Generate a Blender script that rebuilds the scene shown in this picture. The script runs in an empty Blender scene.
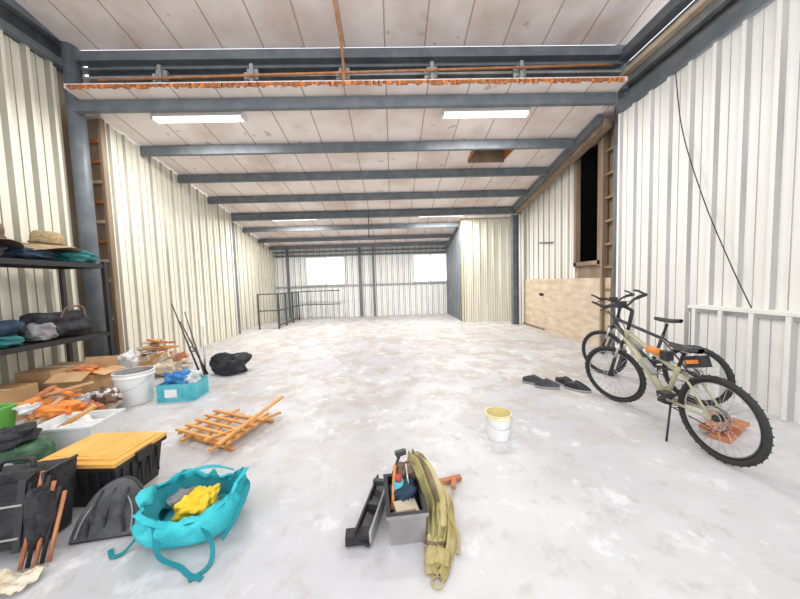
import bpy, math, random
from mathutils import Matrix, Vector, noise
random.seed(4)
SC=bpy.context.scene
COL=SC.collection
pi=math.pi
try:
    SC.view_settings.view_transform='Standard'; SC.view_settings.look='None'
except Exception: pass

# ---------------------------------------------------------------- materials
MATS={}
def mat(name,col,rough=.6,metal=0,col2=None,scale=6,lo=.4,hi=.65,stretch=(1,1,1),bump=0,emit=0,bscale=None,detail=6):
    if name in MATS: return MATS[name]
    m=bpy.data.materials.new(name); m.use_nodes=True
    nt=m.node_tree; b=nt.nodes['Principled BSDF']
    b.inputs['Base Color'].default_value=(*col,1); b.inputs['Roughness'].default_value=rough; b.inputs['Metallic'].default_value=metal
    if emit:
        b.inputs['Emission Color'].default_value=(*col,1); b.inputs['Emission Strength'].default_value=emit
    if col2 is not None or bump:
        tc=nt.nodes.new('ShaderNodeTexCoord'); mp=nt.nodes.new('ShaderNodeMapping'); mp.inputs['Scale'].default_value=stretch
        nt.links.new(tc.outputs['Object'],mp.inputs['Vector'])
        n=nt.nodes.new('ShaderNodeTexNoise'); n.inputs['Scale'].default_value=scale; n.inputs['Detail'].default_value=detail
        nt.links.new(mp.outputs[0],n.inputs['Vector'])
        if col2 is not None:
            r=nt.nodes.new('ShaderNodeValToRGB'); r.color_ramp.elements[0].position=lo; r.color_ramp.elements[1].position=hi
            r.color_ramp.elements[0].color=(*col,1); r.color_ramp.elements[1].color=(*col2,1)
            nt.links.new(n.outputs['Fac'],r.inputs[0]); nt.links.new(r.outputs[0],b.inputs['Base Color'])
        if bump:
            n2=nt.nodes.new('ShaderNodeTexNoise'); n2.inputs['Scale'].default_value=bscale or scale*3; n2.inputs['Detail'].default_value=5; n2.inputs['Distortion'].default_value=.8
            nt.links.new(tc.outputs['Object'],n2.inputs['Vector'])
            bp=nt.nodes.new('ShaderNodeBump'); bp.inputs['Strength'].default_value=min(1,bump*2); bp.inputs['Distance'].default_value=.03
            nt.links.new(n2.outputs['Fac'],bp.inputs['Height']); nt.links.new(bp.outputs[0],b.inputs['Normal'])
    MATS[name]=m; return m

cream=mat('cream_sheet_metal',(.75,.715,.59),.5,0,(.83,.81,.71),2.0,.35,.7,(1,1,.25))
creamrib=mat('cream_rib_shade_grime',(.22,.20,.15),.6,0,(.42,.39,.31),3,.35,.7,(1,1,.2))  # rib sides darkened to paint in groove shade, with streaky dirt
creamrib2=mat('cream_rib_pale_shade_grime',(.32,.30,.24),.6,0,(.54,.51,.43),3,.35,.7,(1,1,.2))  # paler rib-side tone: groove shade put into the colour along with dirt
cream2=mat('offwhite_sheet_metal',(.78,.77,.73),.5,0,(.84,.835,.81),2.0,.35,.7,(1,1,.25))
cream2rib=mat('offwhite_rib_shade_grime',(.36,.345,.34),.6,0,(.55,.53,.52),3,.35,.7,(1,1,.2))  # off-white rib sides, shade beside the ribs painted in plus grime
white_sheet=mat('white_sheet_metal',(.88,.88,.85),.5,0,(.78,.78,.75),2.0,.4,.8,(1,1,.25))
steel=mat('grey_painted_steel',(.115,.135,.155),.5,.1,(.18,.20,.215),5,.4,.75)
steeld=mat('dark_painted_steel',(.05,.06,.07),.5,.2,(.10,.10,.10),5)
galv=mat('galvanised_sheet',(.36,.37,.38),.5,.3,(.22,.22,.22),4,.4,.7)
rust=mat('rust',(.34,.10,.035),.85,0,(.55,.22,.08),20,.35,.7)
wood_br=mat('old_brown_wood',(.20,.14,.09),.8,0,(.33,.25,.17),6,.35,.7,(1,1,.15))
ply=mat('plywood',(.52,.41,.30),.7,0,(.68,.57,.44),3,.35,.7,(1,1,3))
pine=mat('orange_pine',(.60,.27,.07),.5,0,(.74,.38,.12),12,.35,.7)
plank=mat('plank_wood',(.46,.36,.25),.8,0,(.64,.54,.42),6,.35,.7)
redwood=mat('red_brown_board',(.42,.14,.06),.7,0,(.58,.24,.10),8)
black=mat('black_plastic',(.018,.018,.020),.45)
blackc=mat('black_fabric',(.02,.02,.024),.9,0,(.05,.05,.055),10,bump=.4)
rubber=mat('tyre_rubber',(.03,.03,.03),.8)
alu=mat('aluminium',(.55,.55,.56),.3,.9)
olive_p=mat('olive_frame_paint',(.42,.40,.26),.35,.1)
grey_p=mat('graphite_frame_paint',(.05,.055,.06),.35,.2)
whiteP=mat('white_plastic',(.84,.84,.84),.4)
transP=mat('cloudy_plastic',(.78,.80,.80),.3,0,(.66,.68,.68),4)
yellow=mat('yellow_plastic',(.78,.40,.09),.45,0,(.84,.50,.15),5)
yel2=mat('bright_yellow_fabric',(.82,.52,.02),.7,0,(.88,.64,.06),8,bump=.15)
turq=mat('turquoise_fabric',(.02,.40,.47),.75,0,(.05,.55,.60),5,bump=.2,bscale=10)
turqd=mat('turquoise_lining',(.01,.22,.27),.8)
cyan=mat('cyan_carton',(.06,.42,.50),.6,0,(.14,.52,.60),8)
bluef=mat('blue_fabric',(.03,.16,.42),.8,0,(.08,.36,.66),8,bump=.3)
darkblue=mat('navy_fabric',(.012,.025,.05),.85,0,(.025,.06,.10),8,bump=.3)
teal=mat('dark_teal_fabric',(.02,.12,.13),.85,0,(.03,.22,.22),6,bump=.3)
olive=mat('olive_canvas',(.20,.18,.07),.9,0,(.40,.35,.15),5,.45,.6,bump=.12,bscale=20)
khaki=mat('khaki_canvas',(.40,.32,.13),.9,0,(.56,.48,.24),5,.45,.6,bump=.12,bscale=20)
straw=mat('straw',(.52,.36,.18),.85,0,(.66,.50,.28),30,bump=.5)
brownc=mat('brown_fabric',(.14,.09,.07),.9,0,(.26,.17,.12),14,bump=.3)
card=mat('cardboard',(.46,.27,.13),.8,0,(.56,.36,.19),4)
orange=mat('orange_fabric',(.72,.20,.03),.75,0,(.80,.32,.08),7,bump=.2)
red=mat('red_fabric',(.50,.06,.04),.75)
green=mat('green_plastic',(.16,.52,.10),.5)
dgreen=mat('dark_green_fabric',(.04,.10,.06),.85,0,(.10,.20,.10),8,bump=.3)
greyf=mat('grey_fabric',(.20,.19,.20),.9,0,(.32,.31,.33),8,bump=.3)
dgreyf=mat('charcoal_fabric',(.05,.05,.055),.9,0,(.11,.11,.12),8,bump=.3)
purpf=mat('mauve_grey_fabric',(.28,.25,.30),.9,0,(.42,.38,.42),8,bump=.3)
whitef=mat('white_bag_film',(.80,.80,.80),.5,0,(.66,.66,.68),6,bump=.3)
tanw=mat('tan_wrapper',(.60,.48,.32),.6,0,(.78,.70,.56),9,bump=.3)
greyP=mat('grey_toolbox_plastic',(.26,.25,.25),.6,0,(.38,.36,.35),5)
tube_m=mat('lamp_tube_glow',(1,.99,.96),.4,0,emit=2.2)
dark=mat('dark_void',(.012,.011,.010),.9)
winfr=mat('window_frame_alu',(.62,.63,.62),.4,.3)
coppr=mat('orange_conduit',(.42,.17,.07),.6,0,(.56,.28,.13),9)

def floor_mat():
    m=bpy.data.materials.new('worn_painted_concrete'); m.use_nodes=True; nt=m.node_tree; b=nt.nodes['Principled BSDF']
    N=nt.nodes.new; L=nt.links.new
    tc=N('ShaderNodeTexCoord')
    def ns(s,d,rgh=.55,off=0):
        n=N('ShaderNodeTexNoise'); n.inputs['Scale'].default_value=s; n.inputs['Detail'].default_value=d; n.inputs['Roughness'].default_value=rgh
        mp=N('ShaderNodeMapping'); mp.inputs['Location'].default_value=(off,off*.7,.37+off); mp.inputs['Rotation'].default_value=(.3,.2,.5+off)
        L(tc.outputs['Object'],mp.inputs['Vector']); L(mp.outputs[0],n.inputs['Vector']); return n
    def ramp(src,a,c,ca,cb):
        r=N('ShaderNodeValToRGB'); r.color_ramp.elements[0].position=a; r.color_ramp.elements[1].position=c
        r.color_ramp.elements[0].color=ca; r.color_ramp.elements[1].color=cb; L(src,r.inputs[0]); return r
    def mix(f,a,c):
        x=N('ShaderNodeMix'); x.data_type='RGBA'; L(f,x.inputs[0])
        if isinstance(a,tuple): x.inputs[6].default_value=a
        else: L(a,x.inputs[6])
        if isinstance(c,tuple): x.inputs[7].default_value=c
        else: L(c,x.inputs[7])
        return x.outputs[2]
    W=(1,1,1,1);K=(0,0,0,1)
    base=ramp(ns(.8,5).outputs['Fac'],.35,.68,(.47,.465,.49,1),(.60,.59,.60,1)).outputs[0]
    sx=N('ShaderNodeSeparateXYZ'); L(tc.outputs['Object'],sx.inputs[0])
    mr=N('ShaderNodeMapRange'); mr.inputs['From Min'].default_value=1.8; mr.inputs['From Max'].default_value=4.0; L(sx.outputs['Y'],mr.inputs['Value'])
    mr.inputs['To Min'].default_value=.2
    p=ramp(ns(2.8,9,.68,1.3).outputs['Fac'],.47,.58,K,W).outputs[0]
    mu=N('ShaderNodeMath'); mu.operation='MULTIPLY'; L(p,mu.inputs[0]); L(mr.outputs[0],mu.inputs[1])
    mu2=N('ShaderNodeMath'); mu2.operation='MULTIPLY'; L(mu.outputs[0],mu2.inputs[0]); mu2.inputs[1].default_value=.7
    c=mix(mu2.outputs[0],base,(.40,.345,.28,1))
    q=ramp(ns(8,8,.65,2.1).outputs['Fac'],.54,.68,K,(.45,.45,.45,1)).outputs[0]
    c=mix(q,c,(.37,.345,.33,1))
    q2=ramp(ns(4.3,8,.65,3.7).outputs['Fac'],.57,.66,K,(.5,.5,.5,1)).outputs[0]
    c=mix(q2,c,(.76,.755,.77,1))
    L(c,b.inputs['Base Color'])
    rr=ramp(ns(3,5).outputs['Fac'],.4,.7,(.42,.42,.42,1),(.75,.75,.75,1)).outputs[0]; L(rr,b.inputs['Roughness'])
    bp=N('ShaderNodeBump'); bp.inputs['Strength'].default_value=.2; bp.inputs['Distance'].default_value=.01; L(ns(14,8).outputs['Fac'],bp.inputs['Height']); L(bp.outputs[0],b.inputs['Normal'])
    return m
def ceil_mat():
    m=bpy.data.materials.new('roof_insulation_panel'); m.use_nodes=True; nt=m.node_tree; b=nt.nodes['Principled BSDF']
    N=nt.nodes.new; L=nt.links.new
    b.inputs['Roughness'].default_value=.7
    tc=N('ShaderNodeTexCoord'); sx=N('ShaderNodeSeparateXYZ'); L(tc.outputs['Object'],sx.inputs[0])
    d=N('ShaderNodeMath'); d.operation='DIVIDE'; L(sx.outputs['X'],d.inputs[0]); d.inputs[1].default_value=.62
    fr=N('ShaderNodeMath'); fr.operation='FRACT'; L(d.outputs[0],fr.inputs[0])
    lt=N('ShaderNodeMath'); lt.operation='LESS_THAN'; L(fr.outputs[0],lt.inputs[0]); lt.inputs[1].default_value=.035
    n=N('ShaderNodeTexNoise'); n.inputs['Scale'].default_value=1.3; n.inputs['Detail'].default_value=7; L(tc.outputs['Object'],n.inputs['Vector'])
    r=N('ShaderNodeValToRGB'); r.color_ramp.elements[0].position=.42; r.color_ramp.elements[1].position=.72
    r.color_ramp.elements[0].color=(.84,.765,.73,1); r.color_ramp.elements[1].color=(.64,.52,.47,1); L(n.outputs['Fac'],r.inputs[0])
    n3=N('ShaderNodeTexNoise'); n3.inputs['Scale'].default_value=5; n3.inputs['Detail'].default_value=3; L(tc.outputs['Object'],n3.inputs['Vector'])
    r3=N('ShaderNodeValToRGB'); r3.color_ramp.elements[0].position=.66; r3.color_ramp.elements[1].position=.74; r3.color_ramp.elements[0].color=(0,0,0,1); r3.color_ramp.elements[1].color=(.6,.6,.6,1); L(n3.outputs['Fac'],r3.inputs[0])
    x0=N('ShaderNodeMix'); x0.data_type='RGBA'; L(r3.outputs[0],x0.inputs[0]); L(r.outputs[0],x0.inputs[6]); x0.inputs[7].default_value=(.42,.29,.22,1)
    x=N('ShaderNodeMix'); x.data_type='RGBA'; 
    f2=N('ShaderNodeMath'); f2.operation='MULTIPLY'; L(lt.outputs[0],f2.inputs[0]); f2.inputs[1].default_value=.75; L(f2.outputs[0],x.inputs[0])
    L(x0.outputs[2],x.inputs[6]); x.inputs[7].default_value=(.36,.22,.15,1); L(x.outputs[2],b.inputs['Base Color'])
    return m
floorM=floor_mat(); ceilM=ceil_mat()

# ---------------------------------------------------------------- builder
class B:
    def __init__(s,name): s.name=name; s.v=[]; s.f=[]; s.m=[]; s.s=[]; s.mats=[]; s.T=Matrix.Identity(4)
    def add(s,vs,fs,m,smooth=False):
        if m not in s.mats: s.mats.append(m)
        k=len(s.v); i=s.mats.index(m)
        s.v+= [tuple(s.T@Vector(p)) for p in vs]
        for f in fs: s.f.append([k+a for a in f]); s.m.append(i); s.s.append(smooth)
    def box(s,c,sz,m,rot=(0,0,0),taper=1,open_top=False):
        from mathutils import Euler
        R=Euler(rot).to_matrix(); c=Vector(c); h=Vector(sz)/2; vs=[]
        for z in (-1,1):
            t=1 if z>0 else taper
            for x,y in ((-1,-1),(1,-1),(1,1),(-1,1)): vs.append(c+R@Vector((x*h.x*t,y*h.y*t,z*h.z)))
        fs=[(3,2,1,0),(0,1,5,4),(1,2,6,5),(2,3,7,6),(3,0,4,7)]
        if not open_top: fs.append((4,5,6,7))
        s.add(vs,fs,m)
    def bin(s,c,sz,m,t=.012,taper=.85,rim=.02,rz=0,inner=None):
        inner=inner or m
        R=Matrix.Rotation(rz,3,'Z'); c=Vector(c); w,d,h=sz[0]/2,sz[1]/2,sz[2]
        def ring(a,b,z): return [c+R@Vector((x*a,y*b,z)) for x,y in ((-1,-1),(1,-1),(1,1),(-1,1))]
        L=[(ring(w*taper,d*taper,0),m),(ring(w,d,h-rim),m),(ring(w+rim*.6,d+rim*.6,h-rim),m),(ring(w+rim*.6,d+rim*.6,h),m),(ring(w-t,d-t,h),inner),(ring(w*taper-t,d*taper-t,t),inner)]
        for i in range(5):
            vs=L[i][0]+L[i+1][0]; s.add(vs,[(j,(j+1)%4,4+(j+1)%4,4+j) for j in range(4)],L[i+1][1])
        s.add(L[0][0],[(3,2,1,0)],m); s.add(L[5][0],[(0,1,2,3)],inner)
    def tube(s,pts,r,m,n=8,closed=False,smooth=True,sx=1,wr=0):
        pts=[Vector(p) for p in pts]; N=len(pts); rs=r if isinstance(r,(list,tuple)) else [r]*N
        vs=[];up=None
        for i,p in enumerate(pts):
            if closed: t=pts[(i+1)%N]-pts[i-1]
            else: t=pts[min(i+1,N-1)]-pts[max(i-1,0)]
            if t.length<1e-9: t=Vector((0,0,1))
            t.normalize()
            if up is None:
                up=Vector((0,0,1)) if abs(t.z)<.9 else Vector((1,0,0))
            a=t.cross(up)
            if a.length<1e-5: a=t.orthogonal()
            a.normalize(); b=a.cross(t).normalized(); up=b
            for j in range(n):
                q=2*pi*j/n; w=1
                if wr: w=1+wr*(1-2.4*abs(noise.noise(Vector((math.cos(q)*1.8,math.sin(q)*1.8,i*.33)))))
                vs.append(p+a*math.cos(q)*rs[i]*sx*w+b*math.sin(q)*rs[i]*w)
        fs=[]
        for i in range(N if closed else N-1):
            for j in range(n):
                i2=(i+1)%N; fs.append((i*n+j,i2*n+j,i2*n+(j+1)%n,i*n+(j+1)%n))
        if not closed: fs.append(tuple(range(n))); fs.append(tuple(range((N-1)*n,N*n))[::-1])
        s.add(vs,fs,m,smooth)
    def ring(s,c,R,r,m,ax='y',n=40,k=8,M=None):
        pts=[]
        for i in range(n):
            a=2*pi*i/n; x,z=R*math.cos(a),R*math.sin(a)
            p=Vector((x,0,z)) if ax=='y' else (Vector((x,z,0)) if ax=='z' else Vector((0,x,z)))
            if M: p=M@p
            pts.append(Vector(c)+p)
        s.tube(pts,r,m,k,True)
    def lathe(s,prof,c,m,n=28,M=None,squash=1):
        vs=[];c=Vector(c)
        for r,z in prof:
            for j in range(n):
                a=2*pi*j/n; p=Vector((r*math.cos(a),r*math.sin(a)*squash,z)); vs.append(c+(M@p if M else p))
        k=len(prof); fs=[(i*n+j,i*n+(j+1)%n,(i+1)*n+(j+1)%n,(i+1)*n+j) for i in range(k-1) for j in range(n)]
        s.add(vs,fs,m,True)
    def grid(s,fn,nu,nv,m,smooth=True,wrap=False):
        vs=[fn(i/nu if wrap else i/nu,j/nv) for j in range(nv+1) for i in range(nu+(0 if wrap else 1))]
        w=nu if wrap else nu+1; fs=[]
        for j in range(nv):
            for i in range(nu): fs.append((j*w+i,j*w+(i+1)%w,(j+1)*w+(i+1)%w,(j+1)*w+i))
        s.add(vs,fs,m,smooth)
    def blob(s,c,rad,m,nz=.18,fr=3,rz=0,seed=0,flat=.0,sq=.7,cr=1):
        """soft crumpled fabric mass with creases and a flattened underside"""
        c=Vector(c); R=Matrix.Rotation(rz,3,'Z'); o=Vector((seed*3.1,seed*1.7,7))
        def fn(u,v):
            a=u*2*pi; b=(v-.5)*pi
            def pw(x): return math.copysign(abs(x)**sq,x)
            d=Vector((pw(math.cos(b))*pw(math.cos(a)),pw(math.cos(b))*pw(math.sin(a)),pw(math.sin(b))))
            k=1+nz*noise.noise(d*fr*.6+o)*1.6
            k+=cr*nz*.9*(.22-abs(noise.noise(d*fr*.9+o*2)))+cr*nz*.45*(.2-abs(noise.noise(d*fr*2.1+o*3)))
            q=Vector((d.x*rad[0]*k,d.y*rad[1]*k,d.z*rad[2]*k))
            if q.z<-rad[2]*.85: q.z=-rad[2]*.85
            return c+R@q
        s.grid(fn,64,34,m,True,True)
    def ribbon(s,pts,w,t,m,up=(0,0,1)):
        pts=[Vector(p) for p in pts]; vs=[];N=len(pts);up=Vector(up)
        for i,p in enumerate(pts):
            d=(pts[min(i+1,N-1)]-pts[max(i-1,0)]).normalized(); a=d.cross(up)
            if a.length<.05: a=Vector((1,0,0))
            a.normalize(); b=a.cross(d).normalized()
            for x,y in ((-1,-1),(1,-1),(1,1),(-1,1)): vs.append(p+a*x*w/2+b*y*t/2)
        fs=[(i*4+j,(i+1)*4+j,(i+1)*4+(j+1)%4,i*4+(j+1)%4) for i in range(N-1) for j in range(4)]
        fs+=[(0,1,2,3),((N-1)*4+3,(N-1)*4+2,(N-1)*4+1,(N-1)*4)]
        s.add(vs,fs,m,False)
    def fin(s,loc=(0,0,0),rz=0,M=None,bevel=0,sub=0):
        me=bpy.data.meshes.new(s.name); me.from_pydata(s.v,[],s.f)
        for m in s.mats: me.materials.append(m)
        for p,i,sm in zip(me.polygons,s.m,s.s): p.material_index=i; p.use_smooth=sm
        import bmesh
        bm=bmesh.new(); bm.from_mesh(me); bmesh.ops.recalc_face_normals(bm,faces=bm.faces); bm.to_mesh(me); bm.free()
        o=bpy.data.objects.new(s.name,me); COL.objects.link(o)
        o.matrix_world=M if M is not None else Matrix.Translation(loc)@Matrix.Rotation(rz,4,'Z')
        if bevel:
            b=o.modifiers.new('bevel','BEVEL'); b.width=bevel; b.segments=2; b.limit_method='ANGLE'
        return o
def spl(pts,k=6):
    P=[Vector(p) for p in pts]; out=[]
    for i in range(len(P)-1):
        a=P[max(i-1,0)];b=P[i];c=P[i+1];d=P[min(i+2,len(P)-1)]
        for j in range(k):
            t=j/k; out.append(.5*((2*b)+(c-a)*t+(2*a-5*b+4*c-d)*t*t+(3*b-3*c+d-a)*t**3))
    out.append(P[-1]); return out

def corr(b,p0,p1,n,zb,zt,pitch=.27,h=.035,m=None,mr=None,sw=.025):
    """vertical-rib sheet from p0 to p1 (xy), n = inward xy normal, zb/zt floats or functions of the plan point"""
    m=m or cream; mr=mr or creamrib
    p0=Vector(p0);p1=Vector(p1);n=Vector(n).normalized(); L=(p1-p0).length; d=(p1-p0)/L
    prof=[(0,0)];x=0
    while x<L:
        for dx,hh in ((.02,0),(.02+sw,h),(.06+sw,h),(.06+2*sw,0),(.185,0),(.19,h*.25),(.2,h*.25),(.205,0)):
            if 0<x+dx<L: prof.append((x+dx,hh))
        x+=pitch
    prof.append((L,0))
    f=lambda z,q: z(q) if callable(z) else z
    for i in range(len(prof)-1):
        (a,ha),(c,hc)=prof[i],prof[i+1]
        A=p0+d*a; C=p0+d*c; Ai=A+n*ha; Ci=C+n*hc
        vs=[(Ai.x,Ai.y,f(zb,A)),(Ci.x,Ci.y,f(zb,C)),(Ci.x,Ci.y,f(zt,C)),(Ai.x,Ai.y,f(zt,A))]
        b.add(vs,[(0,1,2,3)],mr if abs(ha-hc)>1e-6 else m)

SL=.1756
roofz=lambda y:5.073-SL*y      # underside of the main roof
XL,XLM,XR,XR2=-4.85,-4.62,3.82,4.05
# ---------------------------------------------------------------- floor
b=B('floor'); b.add([(-6,-3,0),(6,-3,0),(6,13,0),(-6,13,0),(-6,-3,-.15),(6,-3,-.15),(6,13,-.15),(-6,13,-.15)],[(0,1,2,3),(4,5,6,7),(0,1,5,4),(1,2,6,5),(2,3,7,6),(3,0,4,7)],floorM); b.fin()
# ---------------------------------------------------------------- walls
b=B('wall_left')
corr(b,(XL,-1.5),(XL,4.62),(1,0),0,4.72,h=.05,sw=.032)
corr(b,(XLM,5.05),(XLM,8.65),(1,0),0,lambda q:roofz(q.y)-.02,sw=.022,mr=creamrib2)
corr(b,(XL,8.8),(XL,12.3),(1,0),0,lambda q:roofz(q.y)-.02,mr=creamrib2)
b.box((XL+.02,5.03,2.1),(.42,.04,4.2),wood_br)
b.box((XL-.08,4.85,2.65),(.04,.5,5.3),wood_br)
b.box((XL-.03,1.66,4.95),(.06,6.5,.46),steeld)
b.box((XL+.06,1.66,4.78),(.10,6.5,.10),steel)
b.box((XL+.06,1.66,5.12),(.10,6.5,.10),steel)
b.fin()
b=B('wall_right')
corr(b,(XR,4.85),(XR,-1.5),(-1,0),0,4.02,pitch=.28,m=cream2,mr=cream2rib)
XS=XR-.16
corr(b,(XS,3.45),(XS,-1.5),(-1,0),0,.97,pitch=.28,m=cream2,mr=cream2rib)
b.box((XR-.09,.975,.99),(.20,4.97,.035),cream2)
b.box((XS-.01,.975,.955),(.03,4.97,.05),galv)
b.box((XR-.08,3.45,.49),(.16,.02,.98),cream2)
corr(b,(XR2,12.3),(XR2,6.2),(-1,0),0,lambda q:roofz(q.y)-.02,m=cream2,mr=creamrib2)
b.box((XR2-.03,6.95,.68),(.05,3.5,1.36),ply)
b.box((XR2-.06,7.65,.95),(.02,.20,.07),dark)
b.box((XR2-.06,8.1,.03),(.03,1.2,.06),wood_br)
b.tube([(XR2-.06,7.1,2.25),(XR2-.06,7.75,2.33)],.02,steel)
b.box((XR2,5.84,.83),(.04,.74,1.66),wood_br)
for y in (5.47,6.2): b.box((XR2-.04,y,2.85),(.10,.08,2.5),wood_br)
b.box((XR2-.04,5.84,1.66),(.10,.8,.08),wood_br); b.box((XR2-.04,5.84,4.0),(.10,.8,.10),wood_br)
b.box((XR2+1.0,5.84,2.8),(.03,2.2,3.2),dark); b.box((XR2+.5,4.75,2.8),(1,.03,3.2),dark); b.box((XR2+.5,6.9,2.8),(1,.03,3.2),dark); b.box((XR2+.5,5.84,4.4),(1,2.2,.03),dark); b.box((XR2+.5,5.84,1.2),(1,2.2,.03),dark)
b.box((XR2+.03,5.14,2.1),(.03,.66,4.2),wood_br)
b.box((XR+.02,1.65,4.13),(.16,6.3,.18),steel)
b.box((XR+.10,1.65,4.5),(.04,6.3,.6),galv)
b.box((XR+.02,1.65,4.62),(.10,6.3,.07),plank)
b.box((XR+.02,1.65,4.38),(.07,6.3,.05),steeld)
b.box((XR,1.65,4.88),(.16,6.3,.14),steel)
b.fin()
b=B('wall_back')
YB=12.3
zt=roofz(YB)-.02
def bw(x0,x1,z0,z1): corr(b,(x0,YB),(x1,YB),(0,-1),z0,z1,pitch=.24,h=.03,m=white_sheet,mr=galv)
W=[(-3.55,-1.95),(.95,2.35)]
xs=[XL]+[a for w in W for a in w]+[XR2]
for i in range(0,len(xs),2): bw(xs[i],xs[i+1],0,zt)
for a,c in W: bw(a,c,0,1.36); bw(a,c,2.54,zt)
for z in (2.60,2.76): b.box((-.4,YB-.06,z),(8.9,.08,.05),steel)
b.box((-.4,YB-.06,1.33),(8.9,.06,.04),galv)
for x in (-4.3,-1.3,-.75,2.6): b.box((x,YB-.07,zt/2),(.09,.07,zt),steel)
b.fin()
for i,(a,c) in enumerate(W):
    b=B('window_%d'%(i+1))
    for x in (a,c,(a+c)/2): b.box((x,YB-.03,1.95),(.04,.06,1.18),winfr)
    for z in (1.38,2.52): b.box(((a+c)/2,YB-.03,z),(c-a,.06,.04),winfr)
    b.fin()
b=B('wall_partition')
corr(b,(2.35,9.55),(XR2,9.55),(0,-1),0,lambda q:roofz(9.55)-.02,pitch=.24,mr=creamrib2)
corr(b,(2.35,12.3),(2.35,9.55),(-1,0),0,lambda q:roofz(q.y)-.02,pitch=.24,m=galv,mr=steel)
b.box((2.34,9.53,1.67),(.05,.05,3.34),mat('yellow_trim',(.66,.56,.30),.6))
b.fin()
# ---------------------------------------------------------------- roof
def slab(b,x0,x1,y0,y1,zf,m,t=.06):
    vs=[(x,y,zf(y)+k) for k in (0,t) for x,y in ((x0,y0),(x1,y0),(x1,y1),(x0,y1))]
    b.add(vs,[(0,1,2,3),(4,5,6,7),(0,1,5,4),(1,2,6,5),(2,3,7,6),(3,0,4,7)],m)
b=B('ceiling')
hx0,hx1,hy0,hy1=1.72,2.5,5.82,6.35
slab(b,-4.56,3.62,4.42,4.95,roofz,ceilM)
slab(b,XL-.1,XR2+.1,4.95,hy0,roofz,ceilM); slab(b,XL-.1,XR2+.1,hy1,12.4,roofz,ceilM)
slab(b,XL-.1,hx0,hy0,hy1,roofz,ceilM); slab(b,hx1,XR2+.1,hy0,hy1,roofz,ceilM)
slab(b,XL-.1,XR2+.1,2.6,4.75,lambda y:5.07+.2*(4.7-y),ceilM)
b.fin()
b=B('roof_vent_shaft')
for x in (hx0,hx1): b.box((x,(hy0+hy1)/2,roofz(6.08)+.2),(.03,hy1-hy0,.5),rust)
for y in (hy0,hy1): b.box(((hx0+hx1)/2,y,roofz(y)+.2),(hx1-hx0,.03,.5),wood_br)
b.box(((hx0+hx1)/2,(hy0+hy1)/2,roofz(6.08)+.46),(.82,.6,.02),dark)
b.box(((hx0+hx1)/2,hy0+.2,roofz(6.0)+.1),(hx1-hx0,.03,.06),steeld)
b.fin()
b=B('trim_1')
x=-4.5
while x<3.56:
    w=random.uniform(.02,.06); h=random.uniform(.005,.045)
    b.box((x,4.41,roofz(4.41)+.02-h/2),(w,.02,h+.02),rust if random.random()<.85 else orange); x+=w*.95
b.fin()
def purlin(name,y,x0,x1,z,h=.15,w=.065,m=steel):
    b=B(name); L=x1-x0;c=(x0+x1)/2
    b.box((c,y-w/2,z),(L,.008,h),m); b.box((c,y,z+h/2),(L,w,.01),m); b.box((c,y,z-h/2),(L,w,.01),m)
    b.box((c,y+w/2,z-h/2+.012),(L,.006,.025),m); return b.fin()
for y in (4.64,5.70,6.67,7.69): purlin('roof_purlin',y,XLM-.02,3.60,roofz(y)-.095)
for y in (9.8,10.9,11.8): purlin('roof_purlin',y,XL-.02,2.3,roofz(y)-.095,.13)
b=B('portal_frame'); y=8.73;z=roofz(y)-.11
b.box((-.45,y,z),(8.8,.06,.18),steel); b.box((-.45,y,z+.09),(8.8,.14,.015),steel); b.box((-.45,y,z-.09),(8.8,.14,.015),steel)
for x in (-4.68,3.74):
    b.box((x,y,1.65),(.16,.02,3.3),steel)
    for k in (-1,1): b.box((x+.08*k,y,1.65),(.014,.16,3.3),steel)
b.fin()
b=B('portal_frame'); 
b.tube([(-4.72,4.72,0),(-4.72,4.72,5.7)],.105,steel,20)
b.tube([(3.94,4.93,0),(3.94,4.93,5.5)],.095,steel,20)
b.box((-.42,4.74,4.93),(8.5,.12,.14),steel)
b.box((-.42,4.92,4.64),(8.5,.02,.62),steeld)
for z in (4.79,4.66,4.42): b.box((-.42,4.80,z),(8.5,.10,.035),steel if z!=4.66 else galv)
b.box((-.42,4.70,4.36),(8.5,.09,.06),steel)
for x in (-3.35,-2.0,-.62,.72,2.1):
    b.box((x,4.66,4.60),(.16,.05,.16),galv); b.box((x,4.62,4.60),(.05,.05,.26),galv)
    b.box((x-.1,4.64,4.56),(.04,.04,.12),alu)
b.fin()
b=B('fire_sprinkler_pipe')
b.tube([(-4.2,4.57,4.50),(-2.05,4.57,4.54),(3.5,4.57,4.63)],.018,coppr)
b.tube([(-.62,4.57,4.58),(-.62,4.53,4.80),(-.62,4.4,4.94),(-.62,2.6,5.30)],.022,coppr)
b.tube([(-.62,4.57,4.58),(-.62,4.57,4.44)],.03,coppr)
b.fin()
b=B('edge_rafter')
for x,m,w,dz in ((3.66,steel,.07,-.10),(3.80,wood_br,.16,-.16)):
    vs=[(x+sx*w/2,yy,roofz(yy)+dz+sz*.07) for yy in (5.05,8.6) for sx,sz in ((-1,-1),(1,-1),(1,1),(-1,1))]
    b.add(vs,[(0,1,2,3),(4,5,6,7),(0,1,5,4),(1,2,6,5),(2,3,7,6),(3,0,4,7)],m)
b.fin()
b=B('wall_ladder')
for x in (-4.97,-4.62): b.box((x,4.98,2.08),(.05,.08,4.16),wood_br)
z=.3
while z<4.1: b.box((-4.8,4.97,z),(.32,.05,.05),plank if int(z*10)%2 else rust); z+=.32
b.fin()
b=B('wall_ladder')
for y in (5.06,5.36): b.box((3.98,y,2.04),(.10,.05,4.08),wood_br)
z=.3
while z<4.0: b.box((4.0,5.21,z),(.05,.3,.04),wood_br); z+=.42
b.fin()
b=B('pendant_conduit')
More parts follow.
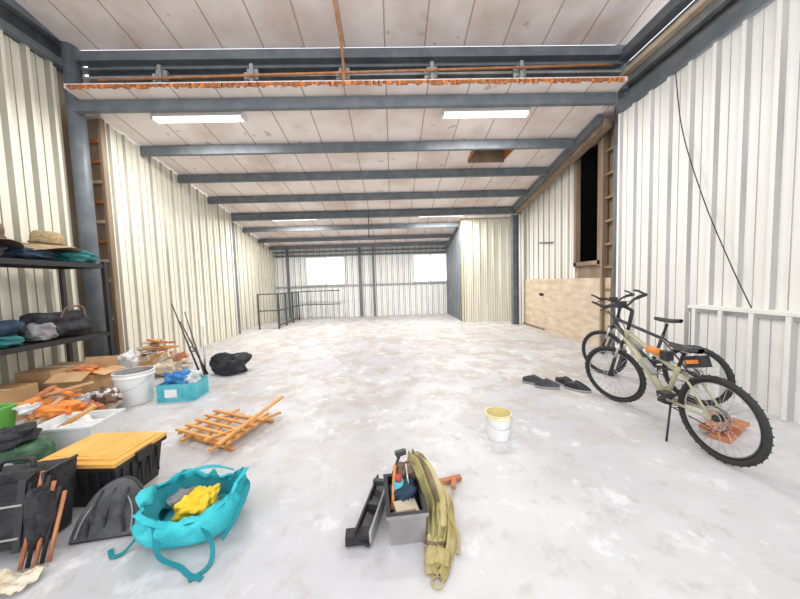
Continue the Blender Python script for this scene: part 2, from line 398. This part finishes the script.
b.tube([(-.62,8.6,3.46),(-.62,8.6,2.75)],.014,steeld); b.lathe([(0,0),(.05,-.01),(.06,-.06),(.03,-.1),(0,-.1)],(-.62,8.6,2.76),steeld,14)
b.fin()
def lamp(x0,x1,y,e):
    z=roofz(y)-.05; b=B('fluorescent_ceiling_light')
    b.box(((x0+x1)/2,y,z+.015),(x1-x0,.16,.05),whiteP)
    for dy in (-.045,.045): b.tube([(x0+.03,y+dy,z-.03),(x1-.03,y+dy,z-.03)],.018,tube_m,10)
    for x in (x0+.015,x1-.015): b.box((x,y,z-.03),(.03,.15,.05),whiteP)
    b.fin()
    l=bpy.data.lights.new('lamp_light','AREA'); l.shape='RECTANGLE'; l.size=x1-x0; l.size_y=.14; l.energy=e; l.color=(1,.98,.95)
    o=bpy.data.objects.new('lamp_light',l); COL.objects.link(o); o.location=((x0+x1)/2,y,z-.07)
lamp(-3.74,-2.3,4.95,80); lamp(.92,2.37,4.95,80); lamp(-3.6,-2.2,9.05,140); lamp(.87,2.3,9.05,140)
b=B('wall_cable'); b.tube(spl([(3.74,3.8,3.98),(3.75,3.7,3.2),(3.75,3.42,2.26),(3.74,3.12,1.5),(3.73,2.95,1.12),(3.70,2.88,1.02)]),.006,black,6); b.fin()
b=B('stair_guardrail')
for y in (9.5,10.2,10.9,11.6): b.box((-3.72,y,.58),(.045,.045,1.16),steeld)
for z in (.12,.6,1.14): b.box((-3.72,10.55,z),(.04,2.14,.04),steeld)
for i in range(14): b.box((-3.72,9.6+i*.15,.6),(.016,.016,1.08),steeld)
b.box((-4.35,9.5,.58),(.04,.04,1.16),steeld)
for z in (.6,1.14): b.box((-4.04,9.5,z),(.62,.035,.035),steeld)
for y,z in ((11.7,1.14),(11.7,.6)): b.box((-2.9,y,z),(1.6,.035,.035),steeld)
for i in range(9): b.box((-3.6+.18*i,11.7,.6),(.016,.016,1.2),galv)
b.fin()

# ---------------------------------------------------------------- bicycles
def bicycle(rear,front,paint,steer=0,lean=0,R=.335,seat_h=.70,bar_up=0.0,pack=False):
    b=B('bicycle')
    A=math.radians
    def wheel(c,M=None):
        M3=M or Matrix.Identity(3); c=Vector(c)
        b.ring(c,R-.022,.020,rubber,M=M3,n=56,k=10); b.ring(c,R-.048,.010,black,M=M3,n=56,k=6); b.ring(c,R-.058,.005,alu,M=M3,n=56,k=6)
        for i in range(72):
            a=2*pi*i/72; p=M3@Vector((math.cos(a)*(R-.003),0.010*(-1)**i,math.sin(a)*(R-.003))); b.box(c+p,(.007,.007,.007),rubber)
        ax=M3@Vector((0,1,0))
        b.tube([c-ax*.055,c-ax*.03,c-ax*.028,c+ax*.028,c+ax*.03,c+ax*.055],[.010,.010,.024,.024,.010,.010],black,12)
        b.ring(c+ax*.032,.08,.0035,alu,M=M3,n=30,k=4); b.ring(c+ax*.032,.045,.003,alu,M=M3,n=20,k=4)
        for i in range(28):
            a=2*pi*i/28; a2=a+.5*(-1)**(i//2); s=(-1)**i
            b.tube([c+M3@Vector((.022*math.cos(a2),s*.028,.022*math.sin(a2))),c+M3@Vector((math.cos(a)*(R-.058),0,math.sin(a)*(R-.058)))],.0016,alu,4)
    rh=Vector((0,0,R)); bb=Vector((.43,0,.30)); hb=Vector((.90,0,.70)); ht=Vector((.86,0,.84)); sp=Vector((.31,0,seat_h)); fh=Vector((1.06,0,R))
    ax=(ht-hb).normalized(); S=Matrix.Rotation(steer,3,ax)
    def st(p): return ht+S@(Vector(p)-ht)
    wheel(rh); wheel(st(fh),S)
    b.tube([hb,ht],.024,paint,14); b.tube([hb+ax*.04,bb+Vector((0,0,.01))],[.026,.030],paint,14); b.tube([ht-ax*.03,sp-Vector((-.02,0,.05))],[.022,.018],paint,14)
    b.tube([bb,sp],.018,paint,14); b.tube([sp,sp+(sp-bb).normalized()*.13],.0135,black,12)
    for s in (-1,1):
        b.tube([bb+Vector((-.04,s*.03,0)),Vector((.2,s*.05,.315)),rh+Vector((0,s*.06,0))],.011,paint,10)
        b.tube([sp+Vector((.01,s*.02,-.05)),Vector((.18,s*.05,.53)),rh+Vector((0,s*.06,0))],.009,paint,10)
        lo=fh+Vector((0,s*.06,0)); b.tube([st(lo),st(lo+(hb+Vector((.02,0,0))-fh)*.55)],.017,black,12)
        b.tube([st(lo+(hb+Vector((.02,0,0))-fh)*.5),st(hb+Vector((.02,s*.06,.0)))],.013,alu,12)
    b.tube([st(hb+Vector((.02,-.07,0))),st(hb+Vector((.02,.07,0)))],.022,black,10)
    b.tube([bb-Vector((0,.04,0)),bb+Vector((0,.04,0))],.024,black,14)
    top=ht+ax*(.09+bar_up); b.tube([ht,top],.017,black,12); cl=top+Vector((.07,0,.04)); b.tube([st(top),st(cl)],.016,black,12)
    bar=[(-.02,-.33,.06),(0,-.18,.045),(.0,-.06,0),(0,.06,0),(0,.18,.045),(-.02,.33,.06)]
    b.tube([st(cl+Vector(p)) for p in bar],.012,black,10)
    for s in (-1,1):
        b.tube([st(cl+Vector((-.012,s*.21,.052))),st(cl+Vector((-.022,s*.34,.061)))],.018,rubber,10)
        b.tube([st(cl+Vector((0,s*.19,.045))),st(cl+Vector((.05,s*.21,.02))),st(cl+Vector((.045,s*.30,.015)))],.006,black,6)
        b.tube([st(cl+Vector((-.02,s*.34,.06))),st(cl+Vector((.05,s*.35,.10))),st(cl+Vector((.09,s*.34,.11)))],.012,black,8)
        b.tube(spl([st(cl+Vector((.03,s*.2,.03))),st(cl+Vector((.12,s*.12,-.02))),st(cl+Vector((.08,s*.04,-.12))),ht+Vector((.01,s*.02,-.08))],5),.0035,black,5)
    b.box(st(cl+Vector((.03,.0,.03))),(.06,.08,.045),black)
    sc=sp+(sp-bb).normalized()*.15
    def sad(u,v):
        x=-.13+.27*u; w=(.075*(1-u)**.8+.018) if u>.12 else .05+.2*u
        if u==0 or u==1: w*=.55
        a=v*2*pi; return sc+Vector((x,w*math.cos(a),.022*math.sin(a)*(1 if math.sin(a)>0 else .9)+.02+.018*abs(u-.45)))
    b.grid(sad,12,14,black)
    b.tube([sc+Vector((-.08,.03,.0)),sc+Vector((.09,.02,.005))],.004,alu,5); b.tube([sc+Vector((-.08,-.03,.0)),sc+Vector((.09,-.02,.005))],.004,alu,5)
    if pack:
        b.box(sc+Vector((-.10,0,-.06)),(.13,.08,.09),blackc,(0,.3,0)); b.box(sc+Vector((-.10,.043,-.06)),(.10,.006,.03),orange,(0,.3,0))
        q=hb.lerp(sp,.62)+Vector((.0,0,.05)); b.tube([q+Vector((.08,0,.0)),q+Vector((-.06,0,-.01))],.032,orange,12); b.box(q+Vector((-.11,0,-.02)),(.07,.06,.08),black)
    for r_ in (.09,.07): b.ring(bb+Vector((0,-.05,0)),r_,.004,black,n=30,k=4)
    for i in range(5): a=2*pi*i/5; b.tube([bb+Vector((0,-.05,0)),bb+Vector((.088*math.cos(a),-.05,.088*math.sin(a)))],.006,black,5)
    for i,r_ in enumerate((.055,.045,.035,.028)): b.ring(rh+Vector((0,-.04-.006*i,0)),r_,.003,alu,n=24,k=4)
    b.tube([bb+Vector((0,-.05,.09)),rh+Vector((0,-.05,.05))],.005,black,5); b.tube([bb+Vector((0,-.05,-.09)),rh+Vector((.03,-.05,-.13)),rh+Vector((-.02,-.05,-.08)),rh+Vector((0,-.05,-.05))],.005,black,5)
    for s,a in ((-1,A(-35)),(1,A(145))):
        e=bb+Vector((.17*math.cos(a),s*.075,.17*math.sin(a))); b.tube([bb+Vector((0,s*.06,0)),e],[.014,.010],black,8); b.box(e+Vector((0,s*.05,0)),(.09,.09,.022),black)
    b.tube([bb+Vector((-.1,.05,.0)),Vector((.24,.17,.012))],.008,black,8)
    q=hb.lerp(bb,.55)+Vector((-.035,0,.045)); dd=(bb-hb).normalized(); b.tube([q-dd*.09,q+dd*.08],.03,greyP,14)
    r0=Vector((*rear,0)); f0=Vector((*front,0)); ang=math.atan2(f0.y-r0.y,f0.x-r0.x)
    M=Matrix.Translation(r0)@Matrix.Rotation(ang,4,'Z')@Matrix.Rotation(lean,4,'X')
    return b.fin(M=M)
bicycle((2.40,2.03),(2.44,3.10),olive_p,steer=math.radians(24),lean=math.radians(-1.5),R=.315,seat_h=.62,bar_up=.12,pack=True)
bicycle((3.20,2.95),(2.98,3.93),grey_p,steer=math.radians(8),lean=math.radians(0),R=.315,bar_up=.09)
b=B('scrap_board_stack')
for i,(x,y,z,r) in enumerate(((2.86,2.36,.02,.5),(2.88,2.40,.055,.25),(2.84,2.42,.09,.7))): b.box((x,y,z),(.42,.13,.033),redwood,(0,0,r))
b.fin()
# ---------------------------------------------------------------- shoes
def shoe(x,y,rz,m,sole_m):
    b=B('shoe')
    def w(u): return .040+.012*math.sin(min(1,u*1.1)*pi)+(.006 if u>.5 else 0)
    def sole(u,v):
        a=v*2*pi; e=math.sin(max(.02,min(.98,u))*pi)**.35; return Vector((u*.29-.145,w(u)*e*math.cos(a),.014+.014*math.copysign(1,math.sin(a)) if abs(math.sin(a))>.1 else .014))
    b.grid(sole,14,16,sole_m)
    def up(u,v):
        a=v*pi; e=math.sin(max(.03,min(.97,u))*pi)**.35; h=.11-.06*max(0,(u-.35)/.65)
        if .10<u<.42 and .22<v<.78: h*=.30
        return Vector((u*.28-.14,w(u)*.95*e*math.cos(a),.026+h*e*math.sin(a)**.7))
    b.grid(up,28,20,m)
    for i in range(3): b.tube([(.01+.025*i,-.022,.108-.012*i),(.01+.025*i,.022,.108-.012*i)],.004,greyf,5)
    b.fin((x,y,0),rz)
shoe(1.84,3.72,-.5,dgreyf,greyP); shoe(1.93,3.56,-.35,dgreyf,greyP); shoe(2.20,3.60,-1.1,black,greyP); shoe(2.24,3.44,-.75,black,greyP)
# ---------------------------------------------------------------- buckets
def bucket(name,x,y,r,h,m,inner,rimm,handle=True):
    b=B(name)
    b.lathe([(0,0),(r*.8,0),(r*.82,.01),(r*.97,h*.82)],(0,0,0),m); b.lathe([(r*.97,h*.82),(r*1.03,h*.84),(r*1.03,h*.89),(r,h*.9),(r*1.0,h*.97),(r*1.04,h*.98),(r*1.04,h),(r*.96,h)],(0,0,0),rimm)
    b.lathe([(r*.96,h),(r*.8,.03),(0,.03)],(0,0,0),inner)
    if handle: b.tube([(r*1.06*math.cos(a),-r*1.06*math.sin(a),h*.86-h*.35*math.sin(a)) for a in [pi*i/16 for i in range(17)]],.003,alu,6)
    b.fin((x,y,0))
bucket('paint_bucket',.90,2.47,.108,.23,whiteP,mat('dried_yellow_paint',(.70,.60,.30),.6),mat('yellow_stained_rim',(.80,.70,.34),.5,0,(.85,.82,.7),20))
bucket('white_bucket',-3.26,3.66,.2,.40,whiteP,greyP,whiteP)
# ---------------------------------------------------------------- folded wooden stand
b=B('folded_wooden_stand')
P=[Vector(p) for p in ((-2.03,2.67,0),(-1.87,3.22,0),(-1.24,2.99,0),(-1.42,2.38,0))]
def bar(p,q,w,t,z0,z1=None):
    z1=z0 if z1 is None else z1; p=Vector((p.x,p.y,z0)); q=Vector((q.x,q.y,z1)); b.ribbon([p,q],w,t,pine)
L=lambda t,s: P[0].lerp(P[3],t).lerp(P[1].lerp(P[2],t),s)
for s in (.0,.16,.34,.52,.7): bar(L(-.02,s),L(1.02,s*.9+.03),.03,.02,.10)
for t in (.06,.5,.94): bar(L(t,-.03),L(t,.8),.032,.02,.078)
for t in (.2,.8): bar(L(t,-.1),L(t,1.02),.035,.022,.05)
for s in (.1,.9): bar(L(.02,s),L(1.0,s),.03,.025,.018)
bar(L(.95,-.1),L(1.02,1.12),.035,.022,.12,.22); bar(L(.72,-.12),L(.98,1.1),.03,.022,.13,.05)
b.fin(bevel=.003)
# ---------------------------------------------------------------- toolbox tote
b=B('open_tool_tote')
b.bin((.03,1.62,0),(.20,.32,.18),greyP,rz=.08,taper=.94,inner=black)
b.blob((.03,1.68,.12),(.08,.10,.08),darkblue,seed=3); b.lathe([(0,0),(.03,0),(.03,.09),(0,.09)],(.0,1.66,.13),cyan,16); b.lathe([(0,.09),(.02,.09),(.02,.12),(0,.12)],(.0,1.66,.13),red,12)
b.tube([(-.04,1.56,.12),(-.02,1.76,.25)],.010,orange); b.tube([(.07,1.55,.12),(.05,1.77,.25)],.006,alu); b.tube([(-.06,1.5,.14),(.09,1.5,.16)],.010,wood_br)
b.box((.04,1.54,.12),(.13,.12,.05),plank,(.1,.1,.3)); b.blob((.05,1.78,.19),(.06,.05,.05),brownc,.3,seed=9)
b.tube([(-.05,1.78,.14),(.02,1.86,.27)],.009,black); b.box((.02,1.86,.27),(.07,.03,.03),steeld,(0,0,.4))
b.fin()
b=B('black_plastic_gutter_piece')
b.T=Matrix.Translation((-.15,1.68,0))@Matrix.Rotation(-.22,4,'Z')
b.box((0,0,.03),(.08,.46,.015),black,(0,.25,0)); b.box((-.04,0,.055),(.012,.46,.07),black); b.box((.04,0,.05),(.012,.44,.08),greyP); b.box((-.03,-.2,.04),(.14,.06,.05),black,(0,0,.3))
b.box((0,.16,.09),(.10,.03,.03),steeld); b.box((0,.0,.05),(.09,.03,.05),steeld); b.fin()
b=B('canvas_tool_roll')
def drape(C,W,m,ph,thick=.012,folds=3.0,amp=.016):
    C=spl(C,10); n=len(C)-1
    def f(u,v,off):
        i=min(n-1,int(v*n)); t=v*n-i; p=C[i].lerp(C[i+1],t); d=(C[i+1]-C[i]).normalized()
        s=d.cross(Vector((0,0,1))).normalized(); up=s.cross(d).normalized()
        w=W*(.62+.38*math.sin(pi*min(1,.12+v*.9)))*(1+.18*noise.noise(Vector((v*5,ph,u))))
        x=(u-.5)*w; fz=amp*math.sin(u*folds*2*pi+ph+2.2*noise.noise(Vector((v*4,ph,2))))*(1-.3*v)
        edge=-.035*(abs(u-.5)*2)**2.5
        q=p+s*x+up*(fz+edge+.012*noise.noise(Vector((u*7,v*9,ph))))+up*off; q.z=max(q.z,.004+max(0,off)); return q
    b.grid(lambda u,v:f(u,v,thick),34,54,m); b.grid(lambda u,v:f(u,v,0),34,54,m)
    for uu in (0,1): b.grid(lambda u,v:f(uu,v,thick*u),1,54,m)
    for vv in (0,1): b.grid(lambda u,v:f(u,vv,thick*v),34,1,m)
drape([(.10,1.90,.24),(.14,1.78,.255),(.18,1.66,.22),(.21,1.54,.13),(.19,1.43,.07),(.16,1.33,.04)],.12,olive,.4)
drape([(.21,1.86,.06),(.24,1.74,.13),(.265,1.60,.10),(.245,1.46,.05),(.20,1.33,.035),(.17,1.27,.03)],.10,khaki,2.1,folds=2.5)
b.tube(spl([(.14,1.90,.20),(.19,1.74,.22),(.235,1.60,.16),(.225,1.47,.08)],8),[.010]+[.030]*10+[.026]*13+[.012],khaki,16,wr=.25)
b.blob((.175,1.37,.035),(.055,.085,.04),khaki,.25,3,seed=31,cr=1.4)
b.tube([(.12,1.40,.07),(.17,1.375,.085),(.23,1.40,.06)],.007,brownc); b.ring((.165,1.255,.012),.026,.005,khaki,ax='z',n=16)
b.ribbon(spl([(.13,1.80,.285),(.18,1.67,.262),(.22,1.54,.17)]),.020,.004,brownc); b.ribbon(spl([(.26,1.56,.12),(.31,1.48,.03),(.29,1.39,.01)]),.018,.004,khaki)
b.fin()
b=B('wood_offcut'); b.box((.34,1.92,.02),(.2,.035,.025),redwood,(0,0,.25)); b.box((.37,1.86,.045),(.12,.03,.02),redwood,(0,.1,1.3)); b.fin()
# ---------------------------------------------------------------- turquoise bag
b=B('turquoise_tote_bag')
def tote(u,v):
    a=u*2*pi; t=v*7; i=min(6,int(t)); fr=t-i
    Rr=[.55,.80,.97,1.04,1.02,.94,.90,.98]; Zz=[0,.015,.06,.12,.16,.19,.215,.195]
    r=Rr[i]*(1-fr)+Rr[i+1]*fr; z=Zz[i]*(1-fr)+Zz[i+1]*fr
    n=noise.noise(Vector((math.cos(a)*1.6,math.sin(a)*1.6,v*2.2))); n2=.22-abs(noise.noise(Vector((math.cos(a)*3.4,math.sin(a)*3.4,v*2.6))))
    k=r*(1+.16*n*v+.22*n2*min(1,v*2)); corner=1+.12*abs(math.sin(2*a))
    z=z*(1+.30*n*v+.3*n2)+ (.04*math.cos(a*2)*max(0,v-.5)*2)
    return Vector((.25*k*corner*math.cos(a),.20*k*corner*math.sin(a),max(0.004,z)))
b.grid(tote,96,21,turq,True,True)
b.grid(lambda u,v: Vector((tote(u,1).x*(1-.35*v),tote(u,1).y*(1-.35*v),max(.05,tote(u,1).z-.13*v))),96,6,turqd,True,True)
b.blob((0,0,.07),(.17,.13,.04),turqd)
b.blob((.0,-.01,.13),(.09,.08,.06),yel2,.3,3,seed=2,cr=1.2); b.blob((.05,.03,.15),(.05,.06,.04),yel2,.3,3,seed=5,cr=1.2)
b.blob((-.10,.06,.13),(.06,.06,.05),greyf,seed=6)
b.ribbon(spl([(-.10,-.19,.17),(-.05,-.25,.06),(.06,-.28,.012),(.13,-.33,.008),(.2,-.36,.008)]),.022,.005,turqd)
b.ribbon(spl([(.12,-.19,.16),(.19,-.23,.05),(.2,-.30,.01),(.14,-.36,.01)]),.022,.005,turqd)
b.ribbon(spl([(-.22,-.08,.10),(-.28,-.13,.02),(-.33,-.15,.008),(-.38,-.10,.008)]),.022,.005,turqd)
b.ribbon(spl([(.24,.1,.18),(.29,.0,.19),(.27,-.13,.12),(.22,-.19,.05)]),.03,.005,turqd)
b.ribbon(spl([(-.17,.18,.18),(-.1,.1,.27),(.05,.12,.28),(.14,.19,.2)]),.03,.005,turq)
b.fin((-1.20,1.67,0),.12)
# ---------------------------------------------------------------- storage tote with yellow lid
b=B('storage_tote_with_yellow_lid')
b.box((0,0,.14),(.52,.36,.28),black,taper=.88)
for i in range(7): b.box((-.22+.073*i,-.177,.16),(.012,.012,.2),black); 
for i in range(5): b.box((.258,-.13+.065*i,.16),(.012,.012,.2),black)
b.box((0,0,.275),(.56,.40,.03),black); b.box((0,0,.300),(.56,.40,.03),yellow); b.box((0,0,.318),(.48,.32,.014),yellow)
for x in (-.16,0,.16): b.box((x,0,.326),(.10,.26,.008),yellow)
for s in (-1,1): b.box((s*.285,0,.27),(.02,.12,.07),black)
b.fin((-2.05,2.02,0),-.05,bevel=.008)
# ---------------------------------------------------------------- grey soft case with curved wire frame
b=B('grey_mesh_soft_case')
def halfmoon(u,v,off=0):
    a=pi*u; r=.34*v; x=-math.cos(a)*r*.52; z=math.sin(a)*r*.85
    return Vector((x,off+.05*math.sin(v*pi)*math.sin(a)*(1 if off>0 else -1)+.01*noise.noise(Vector((x*14,z*14,2))),z+.012))
b.grid(lambda u,v:halfmoon(u,v,-.02),30,12,dgreyf); b.grid(lambda u,v:halfmoon(u,v,.02),30,12,dgreyf)
rimp=[halfmoon(i/30,1,0) for i in range(31)]
b.grid(lambda u,v:halfmoon(u,1,-.02+.04*v),30,2,black)
b.tube(rimp+[Vector((0,0,.012))],.010,black,8,True)
b.tube([Vector((p.x*.75,-.045,p.z*.72+.02)) for p in rimp],.004,greyP,6)
for x in (-.09,0,.09): b.ribbon([(x,-.03,.03),(x*.9,-.078,.12),(x*.7,-.05,.25)],.014,.004,black,up=(0,-1,0))
b.fin(M=Matrix.Translation((-1.655,1.60,0))@Matrix.Rotation(.15,4,'Z')@Matrix.Rotation(-.55,4,'X'))
# ---------------------------------------------------------------- black suitcase
b=B('black_suitcase')
b.T=Matrix.Translation((-2.16,1.57,0))@Matrix.Rotation(.2,4,'Z')@Matrix.Rotation(-.22,4,'X')
b.box((0,.02,.22),(.40,.20,.38),blackc); b.box((0,-.10,.21),(.34,.05,.30),blackc)
for x in (-.14,.14): b.ribbon([(x,-.13,.03),(x,-.135,.38),(x,-.03,.42)],.035,.006,black,up=(0,-1,0))
for z in (.10,.26): b.tube([(-.15,-.135,z),(.15,-.135,z)],.006,greyP)
b.tube([(-.21,-.09,.02),(-.21,-.11,.40),(-.21,.1,.42)],.012,redwood); b.tube([(.21,-.09,.02),(.21,-.11,.40),(.21,.1,.42)],.010,black)
b.tube(spl([(-.08,.0,.41),(-.06,.0,.46),(.06,.0,.46),(.08,.0,.41)]),.012,black)
for x in (-.16,.16): b.lathe([(0,-.015),(.035,-.015),(.035,.015),(0,.015)],(x,-.05,.03),rubber,16,Matrix.Rotation(pi/2,3,'Y'))
b.fin(bevel=.015)
b=B('folded_camp_chair'); 
for i in range(5): b.tube([(-1.92+.024*i,1.43+.01*i,.012),(-1.96+.026*i,1.60,.42-.03*i)],.009,black if i%2 else redwood)
b.blob((-1.90,1.52,.22),(.045,.05,.15),blackc,.15); b.fin()
b=B('rolled_sleeping_mat'); b.blob((-2.90,2.20,.14),(.20,.15,.16),dgreen,.15,seed=8); b.blob((-2.90,2.18,.33),(.15,.13,.07),blackc,.2,seed=4); b.fin()
b=B('grey_gym_bag'); b.blob((-2.66,1.80,.14),(.19,.14,.16),purpf,.22,seed=11); b.ribbon(spl([(-2.75,1.68,.2),(-2.7,1.66,.33),(-2.6,1.66,.33),(-2.55,1.68,.2)]),.03,.006,black); b.fin()
b=B('crumpled_paper_wrapper')
b.grid(lambda u,v: Vector((-1.98+.22*u,1.27+.12*v+.03*u,.012+.035*abs(noise.noise(Vector((u*6,v*5,3))))+.03*noise.noise(Vector((u*3,v*3,9)))+.02)),20,12,tanw); b.fin()
# ---------------------------------------------------------------- left heap
b=B('white_storage_bin'); b.bin((-2.84,2.60,0),(.48,.34,.27),transP,rz=.1); b.blob((-2.84,2.60,.17),(.18,.12,.08),whitef,.3,seed=3); b.tube([(-2.98,2.54,.2),(-2.74,2.66,.36)],.02,pine); b.fin()
b=B('green_crate'); b.bin((-3.86,2.70,0),(.36,.30,.34),green,rz=.1)
for i in range(6): b.box((-4.0+.055*i,2.535+.005*i,.16),(.02,.012,.24),green)
b.blob((-3.86,2.70,.26),(.13,.11,.1),greyf,.3); b.fin()
b=B('cardboard_box')
b.T=Matrix.Translation((-3.88,3.72,0))@Matrix.Rotation(.1,4,'Z')
b.bin((0,0,0),(.40,.36,.38),card,taper=1,rim=.001,t=.006)
b.box((0,-.25,.40),(.38,.16,.006),card,(.5,0,0)); b.box((.25,0,.40),(.14,.34,.006),card,(0,.3,0)); b.box((0,.19,.46),(.38,.006,.16),card,(-.3,0,0))
b.blob((0,0,.34),(.15,.12,.10),orange,.3,seed=3); b.blob((-.02,-.02,.42),(.12,.08,.05),redwood,.4,seed=13); b.fin()
b=B('cardboard_box'); b.box((-4.40,3.2,.18),(.44,.5,.36),card); b.box((-4.40,3.2,.364),(.45,.06,.004),tanw); b.fin(bevel=.004)
b=B('cardboard_box'); b.box((-4.40,3.84,.22),(.42,.5,.44),card); b.box((-4.40,3.84,.444),(.43,.06,.004),tanw); b.fin(bevel=.004)
b=B('orange_cloth_pile')
for i in range(12): b.blob((-3.38+random.uniform(-.2,.16),2.98+random.uniform(-.18,.14),.09+.065*(i%4)),(.17,.09,.06),[orange,tanw,redwood,whitef,orange,card,greyf][i%7],.3,3,random.uniform(0,3),i,cr=1.3)
for i in range(8): b.box((-3.36+random.uniform(-.14,.14),2.94+random.uniform(-.14,.1),.32+.018*i),(random.uniform(.2,.36),random.uniform(.03,.06),.02),[pine,orange,card,redwood][i%4],(random.uniform(-.2,.2),random.uniform(-.2,.2),random.uniform(0,3)))
b.fin()
b=B('plastic_bag_heap')
for i in range(7): b.blob((-3.40+random.uniform(-.12,.16),3.34+random.uniform(-.03,.03),.08+.06*(i%3)),(.12,.06,.09),[whitef,tanw,whitef,orange,whitef,brownc,greyf][i],.3,3,0,i+20,cr=1.3)
b.fin()
b=B('cyan_carton')
b.bin((-2.74,3.76,0),(.44,.32,.22),cyan,taper=1,rim=.001,t=.006,rz=.08)
b.box((-2.78,3.592,.11),(.14,.004,.10),whiteP,(0,0,.08))
for i in range(2): b.ribbon([(-2.95+.0*i,3.60,.02),(-2.54,3.63,.02)],.02,.003,bluef,up=(0,-1,0))
b.blob((-2.80,3.76,.22),(.14,.11,.12),bluef,.35,3,seed=4,cr=1.3); b.blob((-2.62,3.78,.22),(.08,.08,.10),whitef,.35,3,seed=6,cr=1.3); b.fin()
b=B('black_duffel_bag'); b.blob((-2.70,4.75,.15),(.26,.18,.17),blackc,.2,2.4,seed=5,cr=1.2); b.tube(spl([(-2.85,4.66,.2),(-2.78,4.6,.34),(-2.61,4.6,.34),(-2.55,4.66,.2)]),.012,black); b.fin()
b=B('fishing_rod_bundle')
for p,q,m in (((-3.08,4.62,0),(-3.66,4.9,1.16),black),((-3.06,4.68,0),(-3.46,4.9,1.02),steeld),((-3.04,4.72,0),(-3.6,4.98,.85),black),((-3.1,4.76,0),(-3.24,5.0,1.0),alu)): b.tube([p,Vector(p).lerp(Vector(q),.3),q],[.016,.013,.008],m)
b.tube([(-3.08,4.62,.30),(-3.22,4.8,.34)],.01,black); b.ring((-3.27,4.74,.42),.04,.01,steeld,n=16); b.fin()
b=B('wood_scrap_pile')
for i in range(30):
    z=.03+.018*i; k=1-i/44; b.box((-4.02+random.uniform(-.2,.2)*k,4.95+random.uniform(-.2,.2)*k,z),(random.uniform(.5,1.0)*k,random.uniform(.06,.14),.025),[plank,pine,ply,card,whitef,redwood,plank][i%7],(random.uniform(-.12,.12),random.uniform(-.2,.2),random.uniform(-.7,.9)))
for i in range(6): b.box((-4.2+.12*i,4.72,.24),(.55,.03,.09),[plank,ply,pine,tanw,plank,redwood][i],(random.uniform(-.3,.3),random.uniform(-.5,-.2),random.uniform(-.3,.3)))
b.blob((-3.66,4.75,.13),(.16,.14,.13),tanw,.3,3,seed=9,cr=1.3); b.blob((-4.28,4.68,.2),(.16,.16,.2),whitef,.3,3,seed=12,cr=1.3)
b.fin()
# ---------------------------------------------------------------- shelving rack
b=B('steel_shelving_rack'); x0,x1,y0,y1=-4.72,-4.12,2.5,4.3
for x in (x0,x1):
    for y in (y0,y1,): b.box((x,y,.91),(.045,.045,1.82),black)
for z in (.81,1.78):
    b.box(((x0+x1)/2,(y0+y1)/2,z),(x1-x0,y1-y0,.02),black)
    for x in (x0,x1): b.box((x,(y0+y1)/2,z-.02),(.03,y1-y0,.06),black)
    for y in (y0,y1): b.box(((x0+x1)/2,y,z-.02),(x1-x0,.03,.06),black)
b.fin()
def hat(x,y,z,r,m,rz=0,tilt=0):
    b=B('straw_hat'); 
    def f(u,v):
        a=u*2*pi
        if v<.5: k=v/.5; rr=r*.48*min(1,k*1.3)**.7; zz=.17*(1-max(0,(k-.45)/.55)**1.8)-.02*math.exp(-(k*5)**2) 
        else: k=(v-.5)/.5; rr=r*(.48+.52*k); zz=.045*k*math.cos(2*a+.6)-.05*k*k
        return Vector((rr*math.cos(a),rr*math.sin(a)*.88,zz+.05))
    b.grid(f,48,30,m,True,True); b.ring((0,0,.072),r*.485,.012,brownc,ax='z',M=Matrix.Scale(.89,3,(0,1,0)))
    b.fin(M=Matrix.Translation((x,y,z))@Matrix.Rotation(rz,4,'Z')@Matrix.Rotation(tilt,4,'Y'))
b=B('folded_teal_jacket'); b.blob((-4.34,4.08,1.87),(.22,.20,.09),teal,.2,2.5,seed=2,cr=1.2); b.fin()
b=B('folded_navy_jacket'); b.blob((-4.38,3.60,1.86),(.22,.24,.08),darkblue,.2,2.5,seed=7,cr=1.2); b.fin()
hat(-4.32,3.80,1.95,.30,straw,.5,.10)
b=B('folded_grey_jacket'); b.blob((-4.40,3.14,1.87),(.2,.20,.09),dgreyf,.25,seed=17); b.fin()
hat(-4.34,3.26,1.97,.27,brownc,.2,.12)
b=B('black_travel_bag'); b.blob((-4.38,3.90,.99),(.22,.32,.18),blackc,.18,2.4,seed=4,cr=1.2); b.blob((-4.26,3.58,.93),(.12,.12,.11),greyf,.2,seed=14); b.tube(spl([(-4.2,3.75,1.02),(-4.16,3.8,1.20),(-4.16,4.0,1.20),(-4.2,4.05,1.02)]),.012,brownc); b.fin()
b=B('blue_backpack'); b.blob((-4.40,3.18,.97),(.2,.24,.15),darkblue,.2,2.5,seed=5,cr=1.2); b.blob((-4.24,3.26,.88),(.1,.12,.06),teal,.2,seed=3); b.fin()

# ---------------------------------------------------------------- world, camera
w=bpy.data.worlds.new('sky'); SC.world=w; w.use_nodes=True; w.node_tree.nodes['Background'].inputs[0].default_value=(.97,.985,1,1); w.node_tree.nodes['Background'].inputs[1].default_value=2.1
cam=bpy.data.cameras.new('camera'); co=bpy.data.objects.new('camera',cam); COL.objects.link(co)
cam.lens=13.05; cam.sensor_width=36; cam.clip_start=.05
R=Matrix.Rotation
co.matrix_world=Matrix.Translation((0,0,1.4))@R(math.radians(-1.5),4,'Z')@R(math.radians(90-3.45),4,'X')@R(math.radians(-1.8),4,'Z')
SC.camera=co
